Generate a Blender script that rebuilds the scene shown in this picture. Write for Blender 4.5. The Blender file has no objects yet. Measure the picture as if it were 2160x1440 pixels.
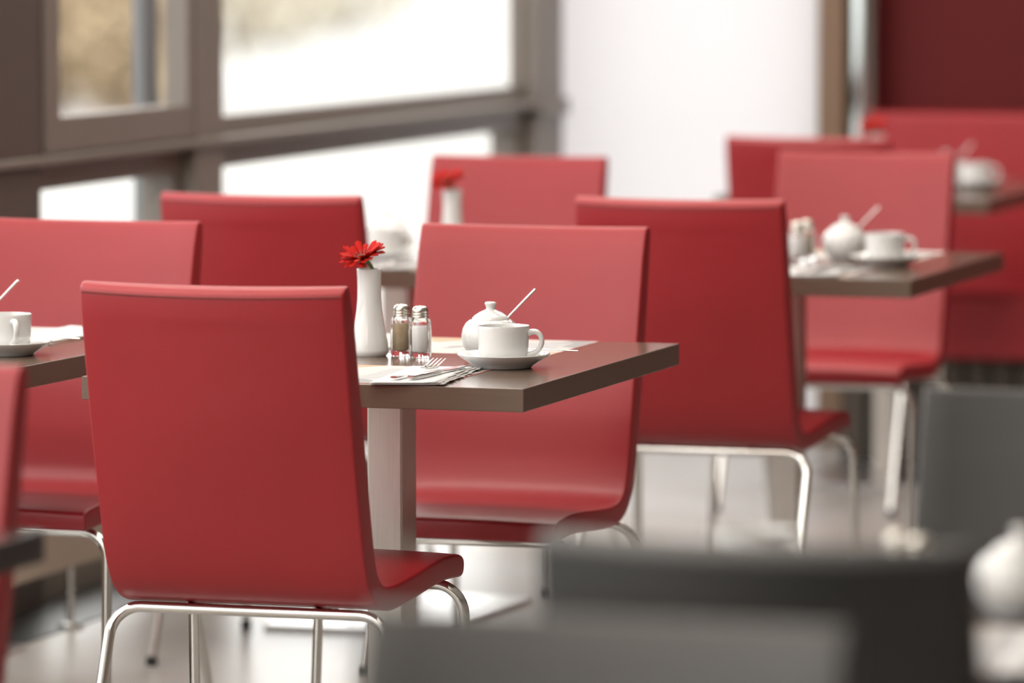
import bpy, math, random
from mathutils import Vector, Matrix
random.seed(7)
PI = math.pi
scene = bpy.context.scene
C = scene.collection

# ------------------------------------------------------------------ camera, world, exposure
FPX = 10800.0                      # focal length in photo pixels (2160 wide)
HORIZON = -165.0
YAW = math.radians(17.4)
PITCH = math.atan((720 - HORIZON) / FPX)
CAMZ = 1.43
cam_d = bpy.data.cameras.new('camera')
cam = bpy.data.objects.new('camera', cam_d)
C.objects.link(cam)
cam.location = (0, 0, CAMZ)
cam.rotation_euler = (PI / 2 - PITCH, 0, YAW)
cam_d.sensor_width = 36.0
cam_d.lens = 36.0 * FPX / 2160.0
cam_d.clip_start = 0.1
cam_d.clip_end = 500
cam_d.dof.use_dof = True
cam_d.dof.focus_distance = 7.8
cam_d.dof.aperture_fstop = 3.0
cam_d.dof.aperture_blades = 0
scene.camera = cam

world = bpy.data.worlds.new('overcast_sky')
scene.world = world
world.use_nodes = True
bg = world.node_tree.nodes['Background']
bg.inputs['Color'].default_value = (1.0, 0.99, 0.975, 1)
bg.inputs['Strength'].default_value = 1.5

scene.view_settings.view_transform = 'Standard'
scene.view_settings.look = 'None'
scene.view_settings.gamma = 1.0
scene.view_settings.use_curve_mapping = False
scene.view_settings.exposure = 1.45

# pixel helpers: a photo pixel gives a direction, a plane gives the distance
_fw = Vector((-math.sin(YAW) * math.cos(PITCH), math.cos(YAW) * math.cos(PITCH), -math.sin(PITCH)))
_rt = Vector((math.cos(YAW), math.sin(YAW), 0))
_up = _rt.cross(_fw)
def at(px, py, z):
    d = _fw + _rt * ((px - 1080) / FPX) - _up * ((py - 720) / FPX)
    t = (z - CAMZ) / d.z
    return Vector((d.x * t, d.y * t, z))

# ------------------------------------------------------------------ materials
def newmat(name):
    m = bpy.data.materials.new(name)
    m.use_nodes = True
    nt = m.node_tree
    return m, nt, nt.nodes['Principled BSDF']
def simple(name, col, rough=0.5, metal=0.0, coat=0.0, spec=0.5, noise=0.0, nscale=40.0, bump=0.0, bscale=600.0, stretch=None):
    m, nt, p = newmat(name)
    p.inputs['Base Color'].default_value = (*col, 1)
    p.inputs['Roughness'].default_value = rough
    p.inputs['Metallic'].default_value = metal
    p.inputs['Coat Weight'].default_value = coat
    p.inputs['Specular IOR Level'].default_value = spec
    tc = nt.nodes.new('ShaderNodeTexCoord')
    src = tc.outputs['Object']
    if stretch:
        mp = nt.nodes.new('ShaderNodeMapping')
        mp.inputs['Scale'].default_value = stretch
        nt.links.new(src, mp.inputs['Vector'])
        src = mp.outputs['Vector']
    if noise > 0:
        n = nt.nodes.new('ShaderNodeTexNoise')
        n.inputs['Scale'].default_value = nscale
        n.inputs['Detail'].default_value = 5
        nt.links.new(src, n.inputs['Vector'])
        r = nt.nodes.new('ShaderNodeMixRGB')
        r.inputs['Color1'].default_value = (*[c * (1 - noise) for c in col], 1)
        r.inputs['Color2'].default_value = (*[min(1, c * (1 + noise)) for c in col], 1)
        nt.links.new(n.outputs['Fac'], r.inputs['Fac'])
        nt.links.new(r.outputs['Color'], p.inputs['Base Color'])
    if bump > 0:
        b = nt.nodes.new('ShaderNodeBump')
        b.inputs['Strength'].default_value = bump
        b.inputs['Distance'].default_value = 0.001
        n2 = nt.nodes.new('ShaderNodeTexNoise')
        n2.inputs['Scale'].default_value = bscale
        n2.inputs['Detail'].default_value = 3
        nt.links.new(src, n2.inputs['Vector'])
        nt.links.new(n2.outputs['Fac'], b.inputs['Height'])
        nt.links.new(b.outputs['Normal'], p.inputs['Normal'])
    return m

M = {}
M['red'] = simple('red_leatherette', (0.305, 0.008, 0.014), 0.43, spec=0.56, noise=0.09, nscale=7, bump=0.25, bscale=420)
M['red'].node_tree.nodes['Principled BSDF'].inputs['Sheen Weight'].default_value = 0.0
M['red'].node_tree.nodes['Principled BSDF'].inputs['Sheen Roughness'].default_value = 0.5
M['red_seam'] = simple('red_seam_thread', (0.17, 0.012, 0.012), 0.6)
M['black'] = simple('black_leatherette', (0.010, 0.0095, 0.009), 0.43, spec=0.8, noise=0.1, nscale=9, bump=0.25, bscale=420)
M['black_seam'] = simple('black_seam_thread', (0.008, 0.008, 0.008), 0.6)
M['chrome'] = simple('polished_chrome', (0.72, 0.71, 0.68), 0.12, metal=1.0)
M['steel'] = simple('brushed_steel', (0.60, 0.56, 0.51), 0.38, metal=1.0, noise=0.10, nscale=30, stretch=(8, 8, 0.4), bump=0.12, bscale=120)
M['plate_steel'] = simple('satin_steel_plate', (0.62, 0.61, 0.60), 0.28, metal=1.0, noise=0.05, nscale=10)
M['rubber'] = simple('black_rubber', (0.02, 0.02, 0.02), 0.6)
M['table'] = simple('brown_laminate', (0.12, 0.080, 0.057), 0.17, noise=0.22, nscale=14, stretch=(1.0, 2.5, 14), spec=0.5)
M['darktable'] = simple('black_brown_laminate', (0.022, 0.018, 0.016), 0.2, noise=0.2, nscale=14, stretch=(1.2, 14, 14))
M['table_edge'] = simple('brown_laminate_edge', (0.125, 0.086, 0.062), 0.42, noise=0.14, nscale=14, stretch=(1.0, 2.0, 14))
M['darktable_edge'] = simple('black_brown_edge', (0.022, 0.018, 0.016), 0.45)
M['porcelain'] = simple('white_porcelain', (0.66, 0.665, 0.66), 0.10, coat=0.3)
M['paper'] = simple('white_paper_napkin', (0.56, 0.555, 0.55), 0.8, noise=0.03, nscale=60)
M['cutlery'] = simple('polished_cutlery', (0.70, 0.68, 0.65), 0.16, metal=1.0)
M['cap'] = simple('satin_metal_cap', (0.62, 0.59, 0.53), 0.25, metal=1.0)
M['cap_hole'] = simple('dark_hole', (0.02, 0.02, 0.02), 0.7)
M['salt'] = simple('white_salt', (0.90, 0.90, 0.90), 0.9, noise=0.04, nscale=400)
M['pepper'] = simple('ground_pepper', (0.40, 0.31, 0.19), 0.9, noise=0.35, nscale=500)
M['petal'] = simple('red_petal', (0.42, 0.008, 0.004), 0.7, spec=0.15, noise=0.25, nscale=70)
M['petal_in'] = simple('dark_red_inner_petal', (0.36, 0.012, 0.010), 0.5, noise=0.2, nscale=90)
M['disc'] = simple('brown_flower_disc', (0.10, 0.045, 0.02), 0.8, noise=0.4, nscale=400)
M['stem'] = simple('green_stem', (0.16, 0.26, 0.10), 0.5, noise=0.2, nscale=80)
M['frame'] = simple('dark_bronze_window_frame', (0.17, 0.145, 0.125), 0.45, noise=0.05, nscale=6)
M['frame_dark'] = simple('dark_brown_facade_post', (0.075, 0.060, 0.050), 0.5, noise=0.05, nscale=6)
M['gasket'] = simple('black_gasket', (0.015, 0.014, 0.013), 0.6)
M['whitewall'] = simple('white_painted_wall', (0.84, 0.835, 0.83), 0.7, noise=0.015, nscale=3)
M['redwall'] = simple('dark_red_wall_panel', (0.085, 0.008, 0.009), 0.6, spec=0.15, noise=0.05, nscale=3)
M['ceiling'] = simple('white_ceiling', (0.82, 0.80, 0.77), 0.9, noise=0.01, nscale=2)
M['wallpaint'] = simple('dark_brown_wall', (0.27, 0.22, 0.19), 0.8, noise=0.02, nscale=2)
M['wood'] = simple('brown_wood_jamb', (0.15, 0.088, 0.05), 0.45, noise=0.25, nscale=10, stretch=(10, 10, 0.6))
M['darkwood'] = simple('dark_wood_slat', (0.050, 0.036, 0.024), 0.45, noise=0.35, nscale=6, stretch=(12, 12, 0.6))
M['mirror_steel'] = simple('polished_steel_column', (0.62, 0.66, 0.66), 0.10, metal=1.0)
M['heater'] = simple('beige_enamel_heater', (0.42, 0.345, 0.27), 0.5, noise=0.02, nscale=3)
M['grille_and_shade'] = simple('grille_and_floor_shade', (0.035, 0.033, 0.030), 0.4, metal=0.6)  # heater top grille, and the painted shade strip on the floor
M['pave'] = simple('pale_paving', (0.31, 0.305, 0.29), 0.9, noise=0.35, nscale=0.12)
M['facade'] = simple('pale_render_facade', (0.62, 0.60, 0.55), 0.9, noise=0.04, nscale=0.8)
M['facade_glass'] = simple('far_window_glass', (0.28, 0.30, 0.31), 0.15)
M['bark'] = simple('tree_bark', (0.13, 0.095, 0.06), 0.9, noise=0.4, nscale=12)
M['tanleaf'] = simple('dry_tan_leaves', (0.33, 0.25, 0.155), 0.8, noise=0.4, nscale=1.2)
M['greyleaf'] = simple('pale_grey_twigs', (0.42, 0.38, 0.30), 0.9, noise=0.3, nscale=1.2)
M['lampmetal'] = simple('grey_lamp_post', (0.16, 0.17, 0.18), 0.5)
M['yellow'] = simple('yellow_awning_post', (0.62, 0.50, 0.12), 0.6)

def glass_mat(name, tint, refl):
    m = bpy.data.materials.new(name)
    m.use_nodes = True
    nt = m.node_tree
    nt.nodes.remove(nt.nodes['Principled BSDF'])
    out = nt.nodes['Material Output']
    tr = nt.nodes.new('ShaderNodeBsdfTransparent'); tr.inputs['Color'].default_value = (*tint, 1)
    gl = nt.nodes.new('ShaderNodeBsdfGlossy'); gl.inputs['Roughness'].default_value = 0.02
    mx = nt.nodes.new('ShaderNodeMixShader')
    mx.inputs['Fac'].default_value = refl
    nt.links.new(tr.outputs['BSDF'], mx.inputs[1]); nt.links.new(gl.outputs['BSDF'], mx.inputs[2])
    nt.links.new(mx.outputs['Shader'], out.inputs['Surface'])
    return m
M['pane'] = glass_mat('clear_window_glass', (0.97, 0.975, 0.97), 0.05)
def frosted():
    m = bpy.data.materials.new('white_frosted_panel'); m.use_nodes = True
    nt = m.node_tree; nt.nodes.remove(nt.nodes['Principled BSDF'])
    a = nt.nodes.new('ShaderNodeBsdfTranslucent'); a.inputs['Color'].default_value = (0.72, 0.715, 0.735, 1)
    b = nt.nodes.new('ShaderNodeBsdfDiffuse'); b.inputs['Color'].default_value = (0.8, 0.79, 0.79, 1)
    mx = nt.nodes.new('ShaderNodeMixShader'); mx.inputs['Fac'].default_value = 0.4
    nt.links.new(a.outputs[0], mx.inputs[1]); nt.links.new(b.outputs[0], mx.inputs[2]); nt.links.new(mx.outputs[0], nt.nodes['Material Output'].inputs['Surface'])
    return m
M['frosted'] = frosted()
m, nt, p = newmat('thick_clear_glass')
p.inputs['Base Color'].default_value = (1, 1, 1, 1); p.inputs['Roughness'].default_value = 0.02
p.inputs['Transmission Weight'].default_value = 1.0; p.inputs['IOR'].default_value = 1.35
M['glass'] = m

def floor_mat():
    m, nt, p = newmat('pale_greige_vinyl_floor')
    tc = nt.nodes.new('ShaderNodeTexCoord')
    n = nt.nodes.new('ShaderNodeTexNoise'); n.inputs['Scale'].default_value = 1.6; n.inputs['Detail'].default_value = 6
    n2 = nt.nodes.new('ShaderNodeTexNoise'); n2.inputs['Scale'].default_value = 30; n2.inputs['Detail'].default_value = 4
    nt.links.new(tc.outputs['Object'], n.inputs['Vector']); nt.links.new(tc.outputs['Object'], n2.inputs['Vector'])
    r = nt.nodes.new('ShaderNodeValToRGB')
    r.color_ramp.elements[0].position = 0.35; r.color_ramp.elements[0].color = (0.33, 0.30, 0.265, 1)
    r.color_ramp.elements[1].position = 0.68; r.color_ramp.elements[1].color = (0.43, 0.425, 0.415, 1)
    nt.links.new(n.outputs['Fac'], r.inputs['Fac'])
    mx = nt.nodes.new('ShaderNodeMixRGB'); mx.blend_type = 'MULTIPLY'; mx.inputs['Fac'].default_value = 0.25
    nt.links.new(r.outputs['Color'], mx.inputs['Color1']); nt.links.new(n2.outputs['Color'], mx.inputs['Color2'])
    nt.links.new(mx.outputs['Color'], p.inputs['Base Color'])
    p.inputs['Roughness'].default_value = 0.32
    return m
M['floor'] = floor_mat()

def mat_print():
    """printed paper placemat: pale swooshes, a thin red border, a block of small print"""
    m, nt, p = newmat('printed_paper_placemat')
    N = nt.nodes.new; L = nt.links.new
    p.inputs['Roughness'].default_value = 0.6
    tc = N('ShaderNodeTexCoord')
    n = N('ShaderNodeTexNoise'); n.inputs['Scale'].default_value = 7.0; n.inputs['Detail'].default_value = 1.5; n.inputs['Distortion'].default_value = 1.0
    L(tc.outputs['Object'], n.inputs['Vector'])
    r = N('ShaderNodeValToRGB'); cr = r.color_ramp
    cr.elements[0].position = 0.0; cr.elements[0].color = (0.22, 0.22, 0.225, 1)
    cr.elements[1].position = 1.0; cr.elements[1].color = (0.50, 0.22, 0.11, 1)
    for pos, col in ((0.40, (0.25, 0.25, 0.255, 1)), (0.44, (0.50, 0.49, 0.48, 1)), (0.56, (0.50, 0.48, 0.46, 1)), (0.60, (0.46, 0.33, 0.22, 1))):
        e = cr.elements.new(pos); e.color = col
    L(n.outputs['Fac'], r.inputs['Fac'])
    # border by distance from the mat edge
    sep = N('ShaderNodeSeparateXYZ'); L(tc.outputs['Object'], sep.inputs[0])
    def math_(op, a, b=None):
        k = N('ShaderNodeMath'); k.operation = op
        for i, v in enumerate((a, b)):
            if v is None: continue
            if isinstance(v, (int, float)): k.inputs[i].default_value = v
            else: L(v, k.inputs[i])
        return k.outputs[0]
    ax = math_('ABSOLUTE', sep.outputs['X']); ay = math_('ABSOLUTE', sep.outputs['Y'])
    bx = math_('GREATER_THAN', ax, 0.2115); by = math_('GREATER_THAN', ay, 0.1465)
    edge = math_('MAXIMUM', bx, by)
    mx = N('ShaderNodeMixRGB'); L(edge, mx.inputs['Fac']); L(r.outputs['Color'], mx.inputs['Color1'])
    mx.inputs['Color2'].default_value = (0.50, 0.13, 0.09, 1)
    # a column of unreadable small print at one side
    br = N('ShaderNodeTexBrick'); br.inputs['Scale'].default_value = 1.0
    br.inputs['Brick Width'].default_value = 0.007; br.inputs['Row Height'].default_value = 0.0045; br.inputs['Mortar Size'].default_value = 0.0013
    br.inputs['Color1'].default_value = (0.12, 0.14, 0.20, 1); br.inputs['Color2'].default_value = (0.28, 0.29, 0.33, 1); br.inputs['Mortar'].default_value = (0.46, 0.455, 0.45, 1)
    L(tc.outputs['Object'], br.inputs['Vector'])
    inx = math_('MULTIPLY', math_('GREATER_THAN', sep.outputs['X'], -0.185), math_('LESS_THAN', sep.outputs['X'], -0.06))
    iny = math_('MULTIPLY', math_('GREATER_THAN', sep.outputs['Y'], -0.10), math_('LESS_THAN', sep.outputs['Y'], 0.08))
    mx2 = N('ShaderNodeMixRGB'); L(math_('MULTIPLY', inx, iny), mx2.inputs['Fac'])
    L(mx.outputs['Color'], mx2.inputs['Color1']); L(br.outputs['Color'], mx2.inputs['Color2'])
    L(mx2.outputs['Color'], p.inputs['Base Color'])
    return m
M['print'] = mat_print()

# ------------------------------------------------------------------ mesh helpers
class MB:
    def __init__(self): self.v = []; self.f = []
    def add(self, vs, fs):
        o = len(self.v); self.v += [tuple(x) for x in vs]; self.f += [tuple(i + o for i in f) for f in fs]; return self
    def box(self, x0, x1, y0, y1, z0, z1):
        return self.add([(x0, y0, z0), (x1, y0, z0), (x1, y1, z0), (x0, y1, z0), (x0, y0, z1), (x1, y0, z1), (x1, y1, z1), (x0, y1, z1)],
                        [(0, 3, 2, 1), (4, 5, 6, 7), (0, 1, 5, 4), (1, 2, 6, 5), (2, 3, 7, 6), (3, 0, 4, 7)])
    def tube(self, pts, r, n=12, cap=True, flat=None):
        pts = [Vector(p) for p in pts]; m = len(pts)
        rs = r if isinstance(r, (list, tuple)) else [r] * m
        tg = [(pts[min(i + 1, m - 1)] - pts[max(i - 1, 0)]).normalized() for i in range(m)]
        ref = Vector((0, 0, 1)) if abs(tg[0].z) < 0.9 else Vector((1, 0, 0))
        nrm = (ref - tg[0] * ref.dot(tg[0])).normalized()
        vs = []
        for i in range(m):
            nrm = (nrm - tg[i] * nrm.dot(tg[i])).normalized()
            b = tg[i].cross(nrm)
            for k in range(n):
                a = 2 * PI * k / n
                w = flat[i] if flat else 1.0
                vs.append(pts[i] + nrm * (math.sin(a) * rs[i] * w) + b * (math.cos(a) * rs[i]))
        fs = []
        for i in range(m - 1):
            for k in range(n):
                k2 = (k + 1) % n
                fs.append((i * n + k, i * n + k2, (i + 1) * n + k2, (i + 1) * n + k))
        if cap:
            fs.append(tuple(range(n - 1, -1, -1))); fs.append(tuple((m - 1) * n + k for k in range(n)))
        return self.add(vs, fs)
    def lathe(self, prof, n=48, c=(0, 0, 0), lobes=0, amp=0.0):
        vs = []; fs = []
        for (r, z) in prof:
            for k in range(n):
                a = 2 * PI * k / n
                rr = r * (1 + amp * math.cos(lobes * a)) if lobes else r
                vs.append((c[0] + rr * math.cos(a), c[1] + rr * math.sin(a), c[2] + z))
        m = len(prof)
        for i in range(m - 1):
            for k in range(n):
                k2 = (k + 1) % n
                fs.append((i * n + k, i * n + k2, (i + 1) * n + k2, (i + 1) * n + k))
        if prof[0][0] > 1e-6: fs.append(tuple(range(n - 1, -1, -1)))
        if prof[-1][0] > 1e-6: fs.append(tuple((m - 1) * n + k for k in range(n)))
        return self.add(vs, fs)
    def mesh(self, name, mat, smooth=True, angle=40):
        me = bpy.data.meshes.new(name)
        me.from_pydata(self.v, [], self.f); me.validate(); me.update()
        me.materials.append(M[mat])
        if smooth:
            me.polygons.foreach_set('use_smooth', [True] * len(me.polygons))
            me.set_sharp_from_angle(angle=math.radians(angle))
        return me
    def build(self, name, mat, parent=None, smooth=True, angle=40, bevel=0.0):
        o = link(name, self.mesh(name, mat, smooth, angle), parent)
        if bevel:
            b = o.modifiers.new('bevel', 'BEVEL'); b.width = bevel; b.segments = 3; b.limit_method = 'ANGLE'; b.angle_limit = math.radians(35)
        return o
def link(name, data, parent=None):
    o = bpy.data.objects.new(name, data); C.objects.link(o)
    if parent is not None: o.parent = parent
    return o
def empty(name, loc=(0, 0, 0), rz=0.0):
    o = link(name, None); o.location = loc; o.rotation_euler = (0, 0, rz); o.empty_display_size = 0.1
    return o
def tag(o, label=None, cat=None, group=None, kind=None):
    if label: o['label'] = label
    if cat: o['category'] = cat
    if group: o['group'] = group
    if kind: o['kind'] = kind
    return o
def copy_tree(o, parent=None):
    c = o.copy(); C.objects.link(c)
    if parent is not None: c.parent = parent
    for ch in list(o.children): copy_tree(ch, c)
    return c
def struct(o): o['kind'] = 'structure'; return o
def place(proto, used, loc, rz, label, cat, group=None):
    key = proto.as_pointer()
    o = proto if not used.get(key) else copy_tree(proto)
    used[key] = True
    o.location = loc; o.rotation_euler = (0, 0, rz)
    if 'group' in o: del o['group']
    return tag(o, label, cat, group)
USED = {}
def fillet(p0, p1, p2, r, n=8):
    p0, p1, p2 = Vector(p0), Vector(p1), Vector(p2)
    a = (p0 - p1).normalized(); b = (p2 - p1).normalized()
    ang = a.angle(b); d = r / math.tan(ang / 2)
    s = p1 + a * d; e = p1 + b * d
    c = p1 + (a + b).normalized() * (r / math.sin(ang / 2))
    vs = s - c; ve = e - c; th = vs.angle(ve)
    return [c + (vs * math.sin((1 - t) * th) + ve * math.sin(t * th)) / math.sin(th) for t in [i / n for i in range(n + 1)]]
def spline(pts, per=6):
    out = []
    n = len(pts)
    for i in range(n - 1):
        p0, p1, p2, p3 = pts[max(i - 1, 0)], pts[i], pts[i + 1], pts[min(i + 2, n - 1)]
        for k in range(per):
            t = k / per
            out.append(tuple(0.5 * (2 * b + (c - a) * t + (2 * a - 5 * b + 4 * c - d) * t * t + (3 * b - a - 3 * c + d) * t ** 3)
                             for a, b, c, d in zip(p0, p1, p2, p3)))
    out.append(tuple(pts[-1]))
    return out

# ------------------------------------------------------------------ room shell
XW = -4.15            # inner plane of the window wall
YB = 13.62            # back wall
XR, YF, ZC = 3.2, -3.5, 3.1
struct(MB().box(XW - 0.1, XR, YF, YB + 0.2, -0.1, 0).build('floor', 'floor', smooth=False))
struct(MB().box(XW - 0.3, XR, YF, YB + 0.2, ZC, ZC + 0.1).build('ceiling', 'ceiling', smooth=False))
wb = struct(empty('window_20', (-3.77, YB, 0)))
MB().box(-0.38, 0.385, 0.0, 0.012, 0.0, ZC).build('frosted_panel', 'frosted', wb, smooth=False)
struct(MB().box(XW - 0.1, XR, YF - 0.12, YF, 0, ZC).build('wall_front', 'wallpaint', smooth=False))
struct(MB().box(-3.246, XR, YB + 0.08, YB + 0.2, 0, ZC).build('wall_back_red', 'redwall', smooth=False))
struct(MB().box(XR, XR + 0.1, YF, YB + 0.2, 0, ZC).build('wall_right', 'wallpaint', smooth=False))
struct(MB().box(-3.385, -3.312, YB - 0.03, YB + 0.15, 0, ZC).build('trim_1', 'wood', smooth=False, bevel=0.004))
# shadow-gap rail where the red panel meets the bench
# polished steel column between jamb and panel
struct(MB().box(-3.385, -3.246, YB + 0.075, YB + 0.13, 0, ZC).build('trim_6', 'lampmetal', smooth=False))
struct(MB().lathe([(0.045, 0), (0.045, ZC)], n=32, c=(-3.268, YB + 0.02, 0)).build('trim_2', 'mirror_steel'))

# unseen ceiling panels, added to give the chair fronts sheen and top light
def fill_panel_mat():
    m = bpy.data.materials.new('fill_panel_diffuser'); m.use_nodes = True
    p = m.node_tree.nodes['Principled BSDF']
    p.inputs['Base Color'].default_value = (0.9, 0.9, 0.88, 1)
    p.inputs['Emission Color'].default_value = (1.0, 0.91, 0.81, 1); p.inputs['Emission Strength'].default_value = 3.6
    return m
M['fill_panel'] = fill_panel_mat()
fill_panel = None
for ix in range(2):
    for iy in range(8):
        if fill_panel is None:
            o = fill_panel = empty('added_fill_panel')
            MB().box(-0.46, 0.46, -0.46, 0.46, -0.012, 0.0).build('frame', 'cap', o, smooth=False, bevel=0.003)
            MB().box(-0.43, 0.43, -0.43, 0.43, -0.020, -0.011).build('diffuser', 'fill_panel', o, smooth=False)
        else: o = copy_tree(fill_panel)
        o.location = (-3.5 + ix * 1.35, -2.2 + iy * 2.1, ZC)
        tag(o, 'square fill panel added on the unseen ceiling to light the chairs', 'ceiling light', 'added fill panels')

# window wall: posts, rails, sashes and panes are real members
def window(n, y0, y1, post, sash=False):
    """one bay of the glazed wall from y0 to y1 (clear opening), with its post on the near side"""
    w = empty('window_%d' % n, (XW, y0, 0)); struct(w)
    W = y1 - y0
    def bar(name, x0, x1, a, b, z0, z1, mat='frame', parent=None, bevel=0.004):
        return MB().box(x0, x1, a, b, z0, z1).build(name, mat, parent or w, smooth=False, bevel=bevel)
    if post: bar('post', -0.038, 0.03, -post, 0, 0, ZC, mat='frame_dark' if sash else 'frame')
    bar('bottom_rail', -0.08, 0.0, 0, W, 0.0, 0.10)
    bar('transom_rail', -0.10, 0.0, 0, W, 0.868, 0.928)
    bar('sill_ledge', -0.10, 0.045, -post if post else 0, W, 0.925, 0.942)
    bar('top_rail', -0.10, 0.0, 0, W, ZC - 0.08, ZC)
    bar('jamb', -0.09, -0.01, 0, 0.035, 0.10, 0.868)
    bar('jamb', -0.09, -0.01, W - 0.035, W, 0.10, 0.868)
    MB().box(-0.055, -0.049, 0.035, W - 0.035, 0.10, 0.868).build('lower_pane', 'pane', w, smooth=False)
    if sash:
        s = bar('sash', -0.03, 0.028, 0.03, 0.115, 0.945, ZC - 0.09)
        bar('sash_stile', -0.03, 0.028, W - 0.040, W - 0.005, 0.945, ZC - 0.09, parent=s)
        bar('sash_rail', -0.03, 0.028, 0.115, W - 0.040, 0.945, 1.022, parent=s)
        bar('sash_rail', -0.03, 0.028, 0.115, W - 0.040, ZC - 0.17, ZC - 0.09, parent=s)
        bar('gasket', -0.06, 0.012, 0.0, 0.03, 0.942, ZC - 0.09, mat='gasket', parent=w)
        MB().box(-0.012, -0.006, 0.115, W - 0.040, 1.022, ZC - 0.17).build('pane', 'pane', s, smooth=False)
    else:
        bar('glazing_rail', -0.05, -0.005, 0, W, 0.942, 0.985)
        bar('glazing_stile', -0.04, -0.005, 0, 0.02, 0.985, ZC - 0.08)
        bar('glazing_stile', -0.04, -0.005, W - 0.02, W, 0.985, ZC - 0.08)
        MB().box(-0.035, -0.029, 0.02, W - 0.02, 0.985, ZC - 0.08).build('pane', 'pane', w, smooth=False)
    return w
window(1, 9.87, 10.77, 0.30, sash=True)
fin = MB().box(-0.255, -0.225, 1.235, 1.325, -0.12, ZC).build('facade_fin', 'lampmetal', bpy.data.objects['window_1'], smooth=False, bevel=0.004)
window(2, 10.945, 13.36, 0.175)
k = 3
y = 9.57
while y > YF + 1:
    y0 = y - 2.4
    window(k, y0, y, 0.17); y = y0 - 0.17; k += 1
struct(MB().box(XW - 0.038, XW + 0.03, 13.36, YB, 0, ZC).build('trim_3', 'frame', smooth=False, bevel=0.005))
struct(MB().box(XW - 0.11, XW + 0.05, 13.36, YB, 0.90, 0.945).build('trim_4', 'frame', smooth=False, bevel=0.004))

# ------------------------------------------------------------------ outside
struct(MB().box(-140, 40, -60, 160, -0.35, -0.12).build('pavement', 'pave', smooth=False))

# ------------------------------------------------------------------ chairs
CW = 0.202
def chair_shell(mat, CW):
    ctl = [(0.0205, 0.9195, 0.010), (0.022, 0.915, 0.026), (0.026, 0.900, 0.034), (0.035, 0.865, 0.041), (0.055, 0.78, 0.046), (0.081, 0.67, 0.049),
           (0.105, 0.575, 0.048), (0.123, 0.515, 0.045), (0.144, 0.478, 0.041), (0.178, 0.457, 0.036), (0.23, 0.4495, 0.036), (0.31, 0.4525, 0.036),
           (0.40, 0.459, 0.036), (0.47, 0.4625, 0.036), (0.525, 0.4605, 0.036), (0.550, 0.4575, 0.033), (0.559, 0.4565, 0.026), (0.5615, 0.4562, 0.014)]
    pts = spline([(a, b - 0.008, c) for a, b, c in ctl], 5)
    n = len(pts)
    B = []; T = []
    for i, (yy, zz, t) in enumerate(pts):
        a = pts[max(i - 1, 0)]; b = pts[min(i + 1, n - 1)]
        d = Vector((0, b[0] - a[0], b[1] - a[1])).normalized()
        nn = Vector((0, -d.z, d.y))        # toward sitter: +y / up
        nn = Vector((0, -d.z, d.y))
        p = Vector((0, yy, zz))
        T.append(p + nn * t / 2); B.append(p - nn * t / 2)
    ring = T + B[::-1]
    m = len(ring)
    ctr = [Vector((0, p[0], p[1])) for p in pts]; ctr2 = ctr + ctr[::-1]
    r = 0.0045
    st = []
    for k in range(6):
        th = PI / 2 * k / 5
        st.append((-(CW - r) - r * math.cos(th), r * (1 - math.sin(th)) ))
    inner = [(-(CW - r) + (2 * (CW - r)) * q / 12, 0.0) for q in range(1, 12)]
    st = st + inner + [(-x, dl) for (x, dl) in st[::-1]]
    verts = []; meta = []
    for (x, dl) in st:
        for j, p in enumerate(ring):
            c = ctr2[j]; d = p - c; L = d.length
            q = c + d * max(0.12, (L - dl) / L)
            u = x / CW
            h = min(1, max(0, (q.z - 0.462) / 0.25))
            bulge = 0.004 * (1 - u * u) if j < n else 0.0          # padded on the sitter's side
            off = -0.020 * (1 - u * u) * h
            nn = (d / L) * bulge if L > 0 else Vector()
            verts.append((x, q.y + off + nn.y, q.z + nn.z - 0.004 * (1 - u * u) * (1 if q.z > 0.855 else 0)))
    faces = []; part = []
    ns = len(st)
    split = 36
    def seg_part(j):
        jj = j if j < n else (m - 1 - j)
        return 0 if jj < split else 1
    for s in range(ns - 1):
        for j in range(m):
            j2 = (j + 1) % m
            faces.append((s * m + j, (s + 1) * m + j, (s + 1) * m + j2, s * m + j2))
            if j == n - 1: part.append(1)
            elif j == m - 1: part.append(0)
            else: part.append(0 if min(seg_part(j), seg_part(j2)) == 0 and max(j if j < n else m - 1 - j, j2 if j2 < n else m - 1 - j2) <= split else 1)
    for s, flip in ((0, False), (ns - 1, True)):
        for i in range(n - 1):
            f = (s * m + i, s * m + i + 1, s * m + (m - 2 - i), s * m + (m - 1 - i))
            faces.append(f[::-1] if flip else f); part.append(0 if i + 1 <= split else 1)
    full = bpy.data.meshes.new('full'); full.from_pydata(verts, [], faces); full.update()
    full.polygons.foreach_set('use_smooth', [True] * len(full.polygons))
    vn = [v.normal.copy() for v in full.vertices]
    # make sure normals point outwards
    c0 = full.polygons[0]
    outs = []
    for which, nm in ((0, 'backrest'), (1, 'seat')):
        idx = {}; vs = []; fs = []; norms = []
        for f, pt in zip(faces, part):
            if pt != which: continue
            g = []
            for i in f:
                if i not in idx: idx[i] = len(vs); vs.append(verts[i])
                g.append(idx[i])
            fs.append(tuple(g)); norms.append(f)
        me = bpy.data.meshes.new(nm); me.from_pydata(vs, [], fs); me.update()
        me.polygons.foreach_set('use_smooth', [True] * len(me.polygons))
        rev = {v: k for k, v in idx.items()}
        me.normals_split_custom_set([tuple(vn[rev[l.vertex_index]]) for l in me.loops])
        me.materials.append(M[mat])
        outs.append(me)
    bpy.data.meshes.remove(full)
    Tside = T
    return outs[0], outs[1], T, B
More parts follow.
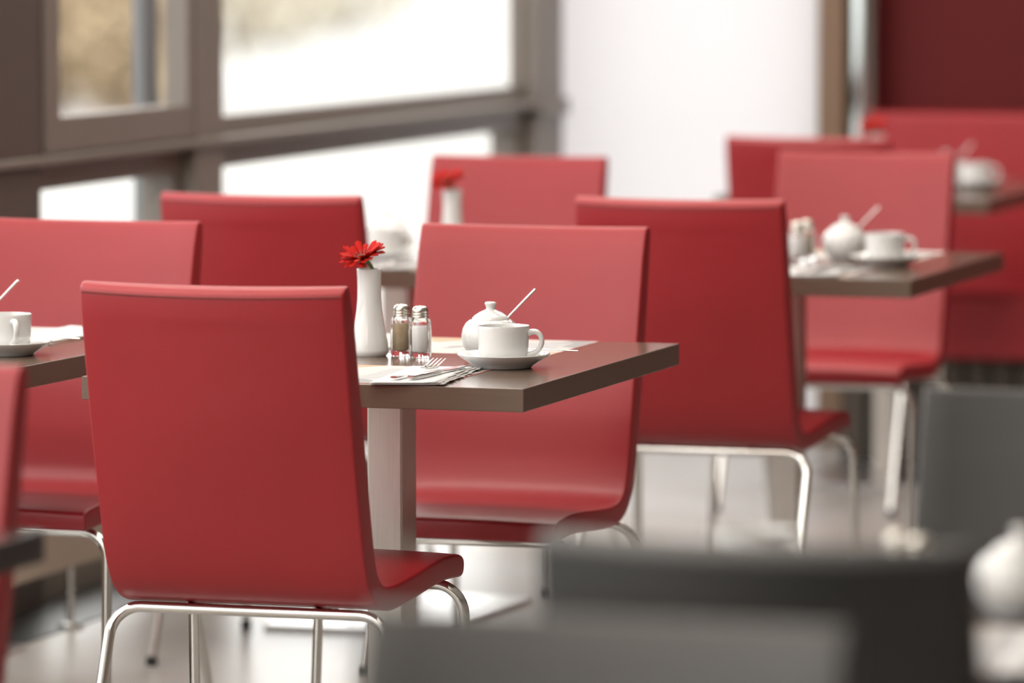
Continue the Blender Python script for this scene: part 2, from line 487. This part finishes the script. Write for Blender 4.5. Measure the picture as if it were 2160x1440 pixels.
def make_chair(mat, CW=CW):
    root = empty('dining_chair')
    mb, ms, T, B = chair_shell(mat, CW)
    back = link('backrest', mb, root); seat = link('seat', ms, root)
    # stitched seams: one across the back just under the top, one along each side of the seat
    s = MB()
    i0 = min(range(20), key=lambda i: abs(B[i].z - 0.8985))
    pl = []
    for q in range(-12, 13):
        x = q / 12 * (CW - 0.004); u = x / CW
        p = B[i0]
        pl.append((x, p.y - 0.020 * (1 - u * u) - 0.0003, p.z - 0.004 * (1 - u * u)))
    s.tube(pl, 0.0016, 6); s.build('seam', mat + '_seam', back)
    for sg in (-1, 1):
        s = MB()
        pl = []
        for p in T[40:-4]:
            pl.append((sg * (CW - 0.0018), p.y, p.z - 0.0035))
        s.tube(pl, 0.0013, 6); s.build('seam', mat + '_seam', seat)
    R = 0.0085
    zr, zf = 0.4215, 0.4265
    for (yr, z, fy, hx, fx, nm) in ((0.168, zr, -0.005, 0.216, 0.219, 'rear_rail'), (0.505, zf, 0.535, 0.219, 0.225, 'front_rail')):
        rb = 0.045
        rail = None
        for sg in (-1, 1):
            dw = CW - 0.202
            a = (0, yr, z); b = (sg * (hx + dw), yr, z); c = (sg * (fx + dw), fy, 0.004)
            arc = fillet(a, b, c, rb)
            MB().tube(arc + [c], R, 12).build('leg', 'chrome', root)
            leg = root.children[-1] if False else None
            if sg == -1: left = arc[0]
            else: right = arc[0]
            lo = [o for o in C.objects if o.parent == root and o.name.startswith('leg')][-1]
            MB().lathe([(0.0105, 0.0), (0.0115, 0.004), (0.0108, 0.016), (0.0085, 0.018)], 16, c=(c[0], c[1], 0)).build('glide', 'rubber', lo)
        MB().tube([left, right], R, 12).build(nm, 'chrome', root)
    for sg in (-1, 1):
        MB().tube([(sg * 0.10, 0.17, 0.423), (sg * 0.10, 0.30, 0.4220), (sg * 0.10, 0.50, 0.4275)], 0.007, 8).build('support_bar', 'chrome', root)
    return root
red_chair = make_chair('red'); black_chair = make_chair('black', 0.187)
black_chair.name = 'dining_chair_black_tmp'
def chair(proto, x, y, rz, label, group=None):
    o = place(proto, USED, (x, y, 0), math.radians(rz), label, 'chair', group)
    o.name = 'dining_chair'
    return o
# origin of a chair is the top rear edge of its backrest; 0 faces away from the photograph's side, 180 faces it
chair(red_chair, -2.598, 6.838, 0, 'red leatherette chair pushed up to the table set with fork, knife and gerbera vase')
chair(red_chair, -2.579, 8.385, 180, 'red chair across the gerbera table, its seat facing the fork and knife')
chair(red_chair, -3.376, 9.150, 0, 'red chair pushed up to the second gerbera table by the window, its back turned')
chair(red_chair, -3.383, 10.875, 180, 'red chair facing the second gerbera table, just before the white wall panel')
chair(red_chair, -2.574, 9.245, 0, 'red chair pushed up to the shaker, sugar bowl and cup table before the bench')
chair(red_chair, -2.690, 11.29, 180, 'red chair facing the shaker, sugar bowl and cup, its back toward the bench table')
chair(red_chair, -3.015, 11.985, 0, 'red chair pushed up to the bench table, in front of the wooden jamb')
chair(red_chair, -3.364, 8.310, 180, 'red chair facing the window-side table whose cup stands beside the gerbera table')
chair(red_chair, -2.530, 5.545, 180, 'red chair facing the bare black-brown table')
chair(black_chair, -1.086, 4.125, 0, 'black leatherette chair tucked at the table with white sugar bowl, back to back with another')
chair(black_chair, -1.066, 3.665, 180, 'black leatherette chair turned away, backing onto the black chair at the sugar bowl table')
chair(black_chair, -1.074, 5.590, 180, 'black leatherette chair across the sugar bowl table, backing onto the red chairs')

# ------------------------------------------------------------------ tables
ZT = 0.745
TW, TD, TT = 0.70, 0.855, 0.035
def make_table(top='table'):
    root = empty('cafe_table')
    MB().box(-TW / 2, TW / 2, -TD / 2, TD / 2, ZT - TT, ZT).build('table_top', top, root, smooth=False, bevel=0.0012)
    tt = [o for o in C.objects if o.parent == root][-1]
    tt.data.materials.append(M[top + '_edge'])
    for p_ in tt.data.polygons:
        if abs(p_.normal.z) < 0.5: p_.material_index = 1
    MB().box(-0.029, 0.029, -0.036, 0.036, 0.012, ZT - TT - 0.006).build('pedestal_post', 'steel', root, smooth=False, bevel=0.003)
    MB().box(-0.20, 0.20, -0.28, 0.28, 0.0, 0.012).build('base_plate', 'plate_steel', root, smooth=False, bevel=0.003)
    MB().box(-0.10, 0.10, -0.12, 0.12, ZT - TT - 0.006, ZT - TT).build('mounting_plate', 'steel', root, smooth=False)
    return root
TABLE = make_table(); DARK_TABLE = make_table('darktable')
TAB = {}
def table(key, cx, cy, rz, label, proto=None):
    o = place(proto or TABLE, USED, (cx, cy, 0), math.radians(rz), label, 'table'); o.name = 'cafe_table'
    TAB[key] = (cx, cy)
table('A', -2.578, 7.594, 0, 'brown laminate pedestal table set with fork, knife, shakers and gerbera vase')
table('L', -3.418, 7.585, -2.0, 'brown pedestal table near the window carrying a cup and spoon beside gerbera table')
table('B', -3.360, 9.955, 0, 'brown pedestal table with the second gerbera vase by the window')
table('R', -2.550, 10.005, 0, 'brown pedestal table with shakers, sugar bowl and cup before the bench row')
table('S', -3.005, 12.832, 0, 'brown pedestal table drawn up to the red bench')
table('U', -1.072, 4.975, 0, 'dark pedestal table between the black chairs with a white sugar bowl', DARK_TABLE)
table('V', -2.573, 4.900, 0, 'bare dark pedestal table in front of a single red chair', DARK_TABLE)

# ------------------------------------------------------------------ tableware prototypes
def make_cup():
    root = empty('coffee_cup')
    out = [(0.0, 0.003), (0.024, 0.003), (0.0325, 0.0), (0.0345, 0.002), (0.0345, 0.008), (0.0372, 0.0115), (0.0385, 0.020), (0.0392, 0.035), (0.0398, 0.050), (0.0402, 0.0565), (0.0398, 0.058), (0.0384, 0.0575)]
    inn = [(0.0376, 0.052), (0.0368, 0.030), (0.0345, 0.016), (0.028, 0.009), (0.0, 0.007)]
    MB().lathe(out + inn, 64).build('bowl', 'porcelain', root, angle=60)
    pth = [(0.0375, 0, 0.0465), (0.0455, 0, 0.0490), (0.0525, 0, 0.0480), (0.0580, 0, 0.0425), (0.0600, 0, 0.0350), (0.0585, 0, 0.0275), (0.0540, 0, 0.0205), (0.0480, 0, 0.0165), (0.0375, 0, 0.0125)]
    pts = spline(pth, 4)
    m = len(pts)
    MB().tube(pts, [0.0058 - 0.0012 * math.sin(PI * i / (m - 1)) for i in range(m)], 12, flat=[0.85] * m).build('handle', 'porcelain', root)
    return root
def make_saucer():
    prof = [(0.0, 0.003), (0.036, 0.003), (0.041, 0.0), (0.044, 0.001), (0.046, 0.0045), (0.055, 0.0095), (0.064, 0.0150), (0.0705, 0.0195), (0.0720, 0.0212), (0.0713, 0.0226), (0.0700, 0.0222),
            (0.062, 0.0172), (0.052, 0.0112), (0.044, 0.0082), (0.036, 0.0078), (0.034, 0.0070), (0.0, 0.0070)]
    root = empty('saucer')
    MB().lathe(prof, 72).build('dish', 'porcelain', root, angle=60)
    return root
def make_bowl():
    root = empty('sugar_bowl')
    prof = [(0.0, 0.002), (0.024, 0.002), (0.027, 0.0), (0.029, 0.003), (0.036, 0.010), (0.0430, 0.020), (0.0460, 0.031), (0.0462, 0.039), (0.0440, 0.049), (0.0390, 0.0570), (0.0335, 0.0615), (0.0315, 0.0625), (0.030, 0.0610), (0.028, 0.055), (0.0, 0.054)]
    MB().lathe(prof, 56).build('body', 'porcelain', root, angle=60)
    lid = MB().lathe([(0.0, 0.0615), (0.028, 0.0615), (0.0298, 0.0625), (0.0292, 0.0650), (0.0250, 0.0690), (0.0180, 0.0735), (0.0110, 0.0768), (0.0075, 0.0785), (0.0070, 0.0805), (0.0078, 0.0840), (0.0092, 0.0868), (0.0090, 0.0890), (0.0065, 0.0902), (0.0, 0.0905)], 48).build('lid', 'porcelain', root, angle=60)
    return root
def make_sugar_spoon():
    """spoon standing in the bowl's lid notch; only its handle comes out"""
    root = empty('sugar_spoon')
    pts = spline([(-0.012, 0, 0.022), (0.006, 0, 0.041), (0.0255, 0, 0.0640), (0.045, 0, 0.0845), (0.060, 0, 0.1000), (0.0705, 0, 0.1105)], 4)
    m = len(pts)
    MB().tube(pts, [0.0022 + 0.0012 * (i / (m - 1)) ** 1.5 for i in range(m)], 10, flat=[0.65] * m).build('handle', 'cutlery', root)
    MB().lathe([(0.0, -0.004), (0.006, -0.0032), (0.009, 0.0), (0.0085, 0.0006), (0.0, -0.0025)], 20, c=(-0.018, 0, 0.016)).build('spoon_bowl', 'cutlery', root)
    return root
def make_shaker(fill):
    root = empty('salt_shaker' if fill == 'salt' else 'pepper_shaker')
    prof = [(0.0, 0.002), (0.0135, 0.001), (0.0155, 0.0), (0.0172, 0.004), (0.0176, 0.020), (0.0174, 0.045), (0.0168, 0.056), (0.0140, 0.0615), (0.0118, 0.0630), (0.0118, 0.0670)]
    inn = [(0.0105, 0.0668), (0.0105, 0.0625), (0.0135, 0.0555), (0.0140, 0.045), (0.0140, 0.011), (0.012, 0.0085), (0.0, 0.0085)]
    MB().lathe(prof + inn, 80, lobes=10, amp=0.028).build('glass_body', 'glass', root, angle=70)
    h = 0.050 if fill == 'salt' else 0.051
    MB().lathe([(0.0, 0.0090), (0.0118, 0.0090), (0.0136, 0.0115), (0.0136, h - 0.002), (0.012, h), (0.0, h + 0.001)], 40).build('seasoning', fill, root)
    cap = MB().lathe([(0.0122, 0.0630), (0.0130, 0.0632), (0.0132, 0.0660), (0.0128, 0.0668), (0.0131, 0.0675), (0.0131, 0.0700), (0.0127, 0.0708), (0.0129, 0.0715), (0.0128, 0.0755), (0.0112, 0.0795), (0.0070, 0.0818), (0.0, 0.0824)], 40).build('cap', 'cap', root)
    hl = MB()
    for a in range(6):
        hl.lathe([(0.0009, 0.0), (0.0009, 0.0006), (0.0, 0.0007)], 8, c=(0.0045 * math.cos(a * PI / 3), 0.0045 * math.sin(a * PI / 3), 0.0818))
    hl.build('hole', 'cap_hole', cap)
    return root
def make_vase():
    root = empty('bud_vase')
    prof = [(0.0, 0.002), (0.024, 0.002), (0.0265, 0.0), (0.0285, 0.002), (0.0312, 0.0075), (0.0312, 0.0105), (0.0295, 0.022), (0.0262, 0.038), (0.0228, 0.056), (0.0203, 0.073), (0.0190, 0.090), (0.0187, 0.108), (0.0190, 0.124), (0.0197, 0.135), (0.0199, 0.1375), (0.0190, 0.1385), (0.0176, 0.1375), (0.0172, 0.120), (0.0170, 0.09), (0.0, 0.088)]
    MB().lathe(prof, 64).build('body', 'porcelain', root, angle=60)
    return root
def make_gerbera():
    root = empty('gerbera_flower')
    # stem from inside the vase to the head, then the head tilted
    MB().tube(spline([(0.004, 0.0, 0.092), (-0.004, 0, 0.118), (0.006, -0.002, 0.136), (-0.002, -0.002, 0.150)], 5), 0.0030, 10).build('stem', 'stem', root)
    hc = Vector((-0.008, -0.004, 0.153)); tilt = Matrix.Rotation(math.radians(22), 4, 'X') @ Matrix.Rotation(math.radians(-9), 4, 'Y')
    MB().lathe([(0.003, -0.010), (0.0065, -0.006), (0.0105, 0.0), (0.011, 0.003), (0.0, 0.004)], 20, c=hc).build('calyx', 'stem', root)
    rnd = random.Random(5)
    def petal(L, w, up, ang, mat, curl):
        vs = []; fs = []
        n = 7
        for i in range(n):
            t = i / (n - 1)
            rr = 0.007 + L * t
            z = 0.003 + up * t - curl * t * t
            ww = w * (0.35 + 1.1 * t - 0.2 * t * t) * (1 if t < 0.85 else 0.62) * (0.25 if i == n - 1 else 1)
            for q, zz in ((-1, 0.0010), (0, -0.0006), (1, 0.0010)):
                vs.append((rr, q * ww, z + zz))
        for i in range(n - 1):
            for q in range(2):
                fs.append((i * 3 + q, (i + 1) * 3 + q, (i + 1) * 3 + q + 1, i * 3 + q + 1))
        R = Matrix.Translation(hc) @ tilt @ Matrix.Rotation(ang, 4, 'Z')
        mb = MB().add([R @ Vector(v) for v in vs], fs)
        o = mb.build('petal', mat, root, angle=180)
        so = o.modifiers.new('solid', 'SOLIDIFY'); so.thickness = 0.0005
    for k in range(18):
        petal(0.031 + rnd.uniform(-0.003, 0.002), 0.0052, 0.008 + rnd.uniform(-0.006, 0.008), 2 * PI * k / 18 + rnd.uniform(-.1, .1), 'petal', 0.006 + rnd.uniform(-0.003, 0.004))
    for k in range(14):
        petal(0.0255 + rnd.uniform(-0.003, 0.002), 0.0048, 0.017 + rnd.uniform(-0.003, 0.005), 2 * PI * (k + .5) / 14 + rnd.uniform(-.12, .12), 'petal', 0.004 + rnd.uniform(-0.002, 0.003))
    for k in range(12):
        petal(0.007, 0.0016, 0.009, 2 * PI * k / 12, 'petal_in', 0.001)
    MB().lathe([(0.010, 0.003), (0.009, 0.0075), (0.005, 0.008), (0.0, 0.0065)], 20, c=hc).build('flower_centre', 'disc', root)
    return root
def make_fork():
    root = empty('fork')
    pts = spline([(0, 0, 0.0040), (0, 0.03, 0.0035), (0, 0.07, 0.0055), (0, 0.105, 0.0090), (0, 0.128, 0.0080), (0, 0.142, 0.0075)], 5); m = len(pts)
    MB().tube(pts, [0.0062 - 0.0040 * min(1, i / (m * 0.7)) for i in range(m)], 12, flat=[0.30] * m).build('handle', 'cutlery', root)
    # head plate and four rising tines
    vs = []; fs = []
    secs = [(0.140, 0.0028, 0.0075), (0.147, 0.0090, 0.0066), (0.156, 0.0118, 0.0068), (0.163, 0.0120, 0.0090)]
    for (yy, w, z) in secs:
        for q in (-1, -0.33, 0.33, 1): vs.append((q * w, yy, z - 0.0012 * (1 - q * q)))
    for i in range(3):
        for q in range(3): fs.append((i * 4 + q, i * 4 + q + 1, (i + 1) * 4 + q + 1, (i + 1) * 4 + q))
    h = MB().add(vs, fs).build('head', 'cutlery', root, angle=180)
    so = h.modifiers.new('solid', 'SOLIDIFY'); so.thickness = 0.0016
    for q in range(4):
        x = -0.0098 + q * 0.00653
        pt = spline([(x, 0.161, 0.0082), (x, 0.172, 0.0105), (x, 0.185, 0.0138), (x, 0.197, 0.0165)], 4); mm = len(pt)
        MB().tube(pt, [0.0016 - 0.0009 * (i / (mm - 1)) for i in range(mm)], 8, flat=[0.8] * mm).build('tine', 'cutlery', root)
    return root
def make_knife():
    root = empty('knife')
    pts = [(0, 0, 0.0045), (0, 0.004, 0.0045), (0, 0.05, 0.0045), (0, 0.105, 0.0045), (0, 0.115, 0.0045)]
    MB().tube(pts, [0.0050, 0.0068, 0.0064, 0.0058, 0.0045], 14, flat=[0.55] * 5).build('handle', 'cutlery', root)
    prof = [(-0.0045, 0.112), (0.0045, 0.112), (0.0095, 0.135), (0.0105, 0.170), (0.0085, 0.195), (0.002, 0.212), (-0.004, 0.214), (-0.0050, 0.18)]
    n = len(prof); vs = [(x, y, 0.0038) for x, y in prof] + [(x * 0.98, y, 0.0052) for x, y in prof]
    fs = [tuple(range(n - 1, -1, -1)), tuple(range(n, 2 * n))] + [(i, (i + 1) % n, n + (i + 1) % n, n + i) for i in range(n)]
    MB().add(vs, fs).build('blade', 'cutlery', root, smooth=False)
    return root
def make_teaspoon():
    root = empty('teaspoon')
    pts = spline([(-0.052, 0, 0.0010), (-0.035, 0, 0.0018), (0.0, 0, 0.0040), (0.030, 0, 0.0045)], 5); m = len(pts)
    MB().tube(pts, [0.0036 - 0.0019 * (i / (m - 1)) for i in range(m)], 10, flat=[0.35] * m).build('handle', 'cutlery', root)
    vs = []; fs = []
    for i in range(6):
        r = 0.0098 * (i / 5)
        for k in range(16):
            a = 2 * PI * k / 16
            vs.append((0.044 + 1.45 * r * math.cos(a), r * math.sin(a), 0.0045 - 0.004 * (1 - (i / 5) ** 2)))
    for i in range(5):
        for k in range(16): fs.append((i * 16 + k, i * 16 + (k + 1) % 16, (i + 1) * 16 + (k + 1) % 16, (i + 1) * 16 + k))
    o = MB().add(vs, fs).build('spoon_bowl', 'cutlery', root, angle=180)
    so = o.modifiers.new('solid', 'SOLIDIFY'); so.thickness = 0.0008
    return root
def make_napkin():
    """folded paper napkin, 0.10 x 0.32 m, with a scalloped embossed long edge"""
    root = empty('paper_napkin')
    for lay in range(3):
        vs = []; fs = []
        nx, ny = 10, 64
        for i in range(nx + 1):
            for j in range(ny + 1):
                u = i / nx; v = j / ny
                x = -0.058 + (0.112 - 0.006 * lay) * u; yv = -0.150 + (0.300 - 0.004 * lay) * v
                if i == nx: x += 0.0032 * math.sin(v * PI * 2 * 11) + 0.0015 * math.sin(v * 31)
                z = 0.0006 + lay * 0.0011 + 0.0016 * u * (0.5 + 0.5 * math.sin(v * 9 + lay)) + (0.0014 * (0.5 + 0.5 * math.sin(v * PI * 22)) if i >= nx - 1 else 0)
                vs.append((x, yv, z))
        for i in range(nx):
            for j in range(ny):
                a = i * (ny + 1) + j
                fs.append((a, a + ny + 1, a + ny + 2, a + 1))
        o = MB().add(vs, fs).build('ply', 'paper', root, angle=180)
        so = o.modifiers.new('solid', 'SOLIDIFY'); so.thickness = 0.0004; so.offset = 1
    return root
def make_mat():
    o = MB().box(-0.2135, 0.2135, -0.1485, 0.1485, 0.0, 0.0006).build('paper_placemat', 'print', smooth=False)
    return o
def make_sachet():
    o = empty('sugar_sachet')
    vs = []; fs = []
    n = 8
    for i in range(n + 1):
        for j in range(n + 1):
            u = i / n; v = j / n
            hgt = 0.0045 * math.sin(PI * u) * math.sin(PI * v)
            vs.append((-0.020 + 0.040 * u, -0.014 + 0.028 * v, 0.0006 + hgt))
    k = len(vs)
    vs += [(x, y, 0.0) for x, y, z in vs]
    for i in range(n):
        for j in range(n):
            a = i * (n + 1) + j
            fs.append((a, a + n + 1, a + n + 2, a + 1)); fs.append((k + a, k + a + 1, k + a + n + 2, k + a + n + 1))
    MB().add(vs, fs).build('packet', 'paper', o, angle=180)
    for s in (-1, 1):
        MB().box(min(s * 0.0195, s * 0.0235), max(s * 0.0195, s * 0.0235), -0.014, 0.014, 0.0, 0.0007).build('crimp', 'paper', o, smooth=False)
    return o
P = dict(cup=make_cup(), saucer=make_saucer(), bowl=make_bowl(), sspoon=make_sugar_spoon(), salt=make_shaker('salt'), pepper=make_shaker('pepper'),
         vase=make_vase(), flower=make_gerbera(), fork=make_fork(), knife=make_knife(), tspoon=make_teaspoon(), napkin=make_napkin(), mat=make_mat(), sachet=make_sachet())
CAT = dict(cup='cup', saucer='saucer', bowl='sugar bowl', sspoon='spoon', salt='salt shaker', pepper='pepper shaker', vase='vase', flower='flower', fork='fork', knife='knife',
           tspoon='spoon', napkin='napkin', mat='placemat', sachet='sugar sachet')
KIND = {k: o.name for k, o in P.items()}
def put(kind, pos, label, rz=0.0, dz=0.0, group=None):
    o = place(P[kind], USED, (pos[0], pos[1], ZT + dz), math.radians(rz), label, CAT[kind], group)
    o.name = KIND[kind]
    return o
def pix(x, y): return at(x, y, ZT)
def cup_set(pos, where, rz=10, spoon=True, dirn=-1):
    put('saucer', pos, 'white porcelain saucer under the coffee cup on ' + where)
    put('cup', pos, 'white coffee cup standing on its saucer on ' + where, rz=rz, dz=0.0072)
    if spoon:
        put('tspoon', (pos[0] + 0.055, pos[1] + 0.035), 'teaspoon laid across the saucer rim on ' + where, rz=200, dz=0.0232)
        put('sachet', (pos[0] + 0.036, pos[1] + 0.047), 'white sugar sachet leaning on the saucer of ' + where, rz=-35, dz=0.0150)
def bowl_set(pos, where, rz=4):
    put('bowl', pos, 'white porcelain sugar bowl with lid and knob on ' + where)
    put('sspoon', pos, 'metal spoon standing in the sugar bowl on ' + where, rz=rz)
def shakers(pp, ps, where):
    put('pepper', pp, 'glass pepper shaker with metal cap on ' + where, rz=8)
    put('salt', ps, 'glass salt shaker with metal cap on ' + where, rz=14)
def cover(nx, ny, where, flip=False):
    """napkin, fork and knife, handles toward the near table edge (or the far one)"""
    k = -1 if flip else 1; r0 = 180 if flip else 0
    put('napkin', (nx, ny), 'folded white paper napkin with scalloped edge on ' + where, rz=r0 + 6, dz=0.0008)
    put('fork', (nx - k * 0.017, ny - k * 0.114), 'steel fork with raised tines lying on the napkin of ' + where, rz=r0 - 2, dz=0.0050)
    put('knife', (nx + k * 0.007, ny - k * 0.109), 'steel table knife lying beside the fork on ' + where, rz=r0 - 4.5, dz=0.0050)


# gerbera table (A)
WA = 'the gerbera table'
put('mat', (-2.583, 7.330), 'printed paper placemat under fork and knife on ' + WA, rz=180)
put('mat', (-2.575, 7.866), 'printed paper placemat with small print, behind the sugar bowl of ' + WA, rz=180)
cover(-2.423, 7.312, WA)
put('vase', pix(779, 750), 'white porcelain bud vase standing beside the salt and pepper shakers')
put('flower', pix(779, 750), 'red gerbera in the vase beside the salt and pepper shakers')
shakers(pix(847, 750), pix(886.5, 754), WA)
bowl_set(pix(1035, 757), WA, rz=14)
cup_set(pix(1062, 775), WA, rz=8)
put('napkin', (-2.705, 7.865), 'folded white napkin with cutlery across the table, partly behind the gerbera vase', rz=186, dz=0.0008)
put('tspoon', (-2.685, 7.80), 'spoon lying on the napkin behind the gerbera vase', rz=80, dz=0.0055)

# window-side table (L)
WL = 'the window-side table'
put('mat', (-3.405, 7.866), 'printed placemat under the folded napkin on ' + WL, rz=178)
put('napkin', (-3.250, 7.845), 'folded white napkin on ' + WL, rz=176, dz=0.0008)
cup_set(pix(14, 748), WL, rz=-52)
bowl_set(pix(-52, 735), WL, rz=14)

# second gerbera table (B)
WB = 'the second gerbera table'
put('mat', (-3.365, 9.695), 'printed placemat before the chair on ' + WB, rz=180)
put('mat', (-3.365, 10.225), 'printed placemat beyond the second gerbera vase on ' + WB, rz=180)
cover(-3.265, 9.680, WB)
put('vase', pix(954, 543), 'white porcelain bud vase of the second gerbera, near the white wall')
put('flower', pix(954, 543), 'red gerbera in the vase near the white wall')
bowl_set(pix(818, 536), WB)
cup_set((-3.345, 9.80), WB, rz=8)

# shaker table (R)
WR = 'the table before the bench row'
put('mat', (-2.555, 9.745), 'printed placemat under the napkin on ' + WR, rz=180)
put('mat', (-2.530, 10.270), 'printed placemat behind the cup on ' + WR, rz=180)
cover(-2.415, 9.735, WR)
shakers(pix(1702, 548), pix(1682, 552), WR)
bowl_set(pix(1782, 549), WR)
cup_set(pix(1867, 561), WR, rz=4)

# bench table (S)
WS = 'the bench table'
put('mat', (-3.00, 12.57), 'printed placemat before the red chair on ' + WS, rz=180)
put('vase', (-3.055, 12.90), 'white porcelain bud vase standing on ' + WS)
put('flower', (-3.055, 12.90), 'red gerbera in the vase on ' + WS)
bowl_set(pix(1994, 392), WS)
cup_set(pix(2058, 398), WS, rz=4)

# black-chair table (U)
WU = 'the table of the black chairs'
bowl_set(pix(2152, 1300), WU, rz=20)
shakers(at(1940, 1138, ZT + 0.078), at(1896, 1132, ZT + 0.078), WU)
put('mat', (-1.072, 4.72), 'printed placemat behind the black chair on ' + WU, rz=180)
cover(-0.920, 4.70, WU)
cup_set(at(1592, 1116, ZT + 0.0655), WU, rz=-20, spoon=False)

# ------------------------------------------------------------------ bench and plinth
bn = empty('upholstered_bench', (-1.6, YB, 0))
tag(bn, 'long red upholstered bench against the dark red wall panel', 'bench')
bx0, bx1 = -1.62, 4.4
MB().box(bx0, bx1, -0.10, 0.07, 0.30, 0.915).build('backrest', 'red', bn, smooth=False, bevel=0.012)
MB().box(bx0, bx1, -0.56, -0.10, 0.29, 0.455).build('seat', 'red', bn, smooth=False, bevel=0.015)
pl = MB().box(bx0 + 0.02, bx1, -0.49, 0.06, 0.0, 0.288).build('plinth', 'gasket', bn, smooth=False)
sl = MB().box(0, 0.052, -0.012, 0, 0.01, 0.285).mesh('slat', 'darkwood', smooth=False)
for i in range(90):
    o = link('slat', sl, pl); o.location = (bx0 + 0.03 + i * 0.066, -0.49, 0)

# ------------------------------------------------------------------ heater under the window
ht = empty('panel_heater', (-3.93, 8.6, 0))
tag(ht, 'long beige panel heater standing under the window', 'heater')
MB().box(-0.09, 0.0, -3.0, 1.9, 0.125, 0.47).build('panel', 'heater', ht, smooth=False, bevel=0.006)
MB().box(-0.085, -0.005, -2.98, 1.88, 0.47, 0.478).build('top_grille', 'grille_and_shade', ht, smooth=False)
for yy in (-2.2, -0.8, 0.61, 1.7):
    f = MB().box(-0.065, -0.022, yy - 0.02, yy + 0.02, 0.010, 0.125).build('stand', 'plate_steel', ht, smooth=False, bevel=0.003)
    MB().box(-0.095, 0.02, yy - 0.07, yy + 0.07, 0.0, 0.010).build('foot_plate', 'plate_steel', f, smooth=False, bevel=0.003)
pp = MB().tube([(-0.012, 0.98, 0.010), (-0.012, 0.98, 0.13)], 0.008, 12).build('pipe', 'chrome', ht)
MB().lathe([(0.026, 0.0), (0.026, 0.006), (0.012, 0.012), (0.008, 0.012)], 20, c=(-0.012, 0.98, 0)).build('rosette', 'chrome', pp)
g = struct(MB().box(XW, -3.94, YF, 13.3, 0.0005, 0.003).build('heater_shade_strip', 'grille_and_shade', smooth=False))  # dark strip standing in for the shade on the floor under the heater

# ------------------------------------------------------------------ outside: trees, shrubs, lamp post, far facade
def leaf_cloud(c, rad, n, size, rnd):
    vs = []; fs = []
    for i in range(n):
        while True:
            q = Vector((rnd.uniform(-1, 1), rnd.uniform(-1, 1), rnd.uniform(-1, 1)))
            if q.length < 1: break
        q = Vector((c[0] + q.x * rad[0], c[1] + q.y * rad[1], c[2] + q.z * rad[2]))
        a = Vector((rnd.gauss(0, 1), rnd.gauss(0, 1), rnd.gauss(0, 1))).normalized(); b = a.orthogonal().normalized()
        s = size * rnd.uniform(0.6, 1.4); o = len(vs)
        vs += [q - a * s, q + b * s * 0.5, q + a * s, q - b * s * 0.5]; fs.append((o, o + 1, o + 2, o + 3))
    return MB().add(vs, fs)
def shrub(px, py, h, rad, mat, label, n=900, seed=1):
    rnd = random.Random(seed)
    p = at(px, py, -0.12)
    r = empty('garden_shrub', p); tag(r, label, 'shrub')
    f = leaf_cloud((0, 0, h * 0.55), (rad, rad, h * 0.5), n, 0.07, rnd).build('foliage', mat, r, smooth=False); f['kind'] = 'stuff'
    st = MB()
    for k in range(6):
        a = rnd.uniform(0, 6.28); st.tube([(0, 0, -0.02), (math.cos(a) * rad * 0.3, math.sin(a) * rad * 0.3, h * 0.4), (math.cos(a) * rad * 0.6, math.sin(a) * rad * 0.6, h * 0.8)], [0.03, 0.02, 0.008], 6)
    st.build('branch', 'bark', r)

shr = [(110, 262, 1.35, 0.62, 'tanleaf', 'dry tan shrub on the pavement outside the opening window'), (240, 235, 1.35, 0.62, 'tanleaf', 'taller dry tan shrub outside the opening window'),
       (300, 275, 1.20, 0.60, 'tanleaf', 'small dry tan shrub behind the facade fin'), (175, 190, 1.3, 0.9, 'tanleaf', 'dry tan shrub standing behind the other tan shrubs'), (30, 225, 1.3, 0.7, 'tanleaf', 'dry tan shrub hidden partly by the window post'),
       (500, 120, 1.6, 1.1, 'greyleaf', 'pale grey leafless shrub far across the pavement'), (590, 100, 1.2, 1.0, 'greyleaf', 'low pale leafless shrub far across the pavement'),
       (720, 70, 1.2, 1.2, 'greyleaf', 'faint pale shrub at the far end of the pavement')]
for i, (px, py, h, rad, mt, lb) in enumerate(shr):
    shrub(px, py, h, rad, mt, lb, n=900, seed=i + 3)
tr = empty('garden_tree', at(330, 245, -0.12)); tag(tr, 'leaning bare tree trunk among the dry tan shrubs', 'tree')
MB().tube(spline([(0.35, 0, -0.02), (0.15, 0, 0.5), (-0.25, 0, 1.1), (-0.9, 0, 1.9), (-1.3, 0.2, 3.4), (-1.5, 0.3, 5.0)], 4), [0.17 - 0.006 * i for i in range(21)], 10).build('trunk', 'bark', tr)
for k, (dx, dy, dz) in enumerate(((-0.9, 0.5, 1.5), (0.8, -0.3, 1.8), (0.2, 0.9, 1.6))):
    MB().tube([(-1.2, 0.15, 3.0), (-1.2 + dx * 0.5, 0.15 + dy * 0.5, 3.0 + dz * 0.5), (-1.2 + dx, 0.15 + dy, 3.0 + dz)], [0.08, 0.05, 0.02], 8).build('branch', 'bark', tr)
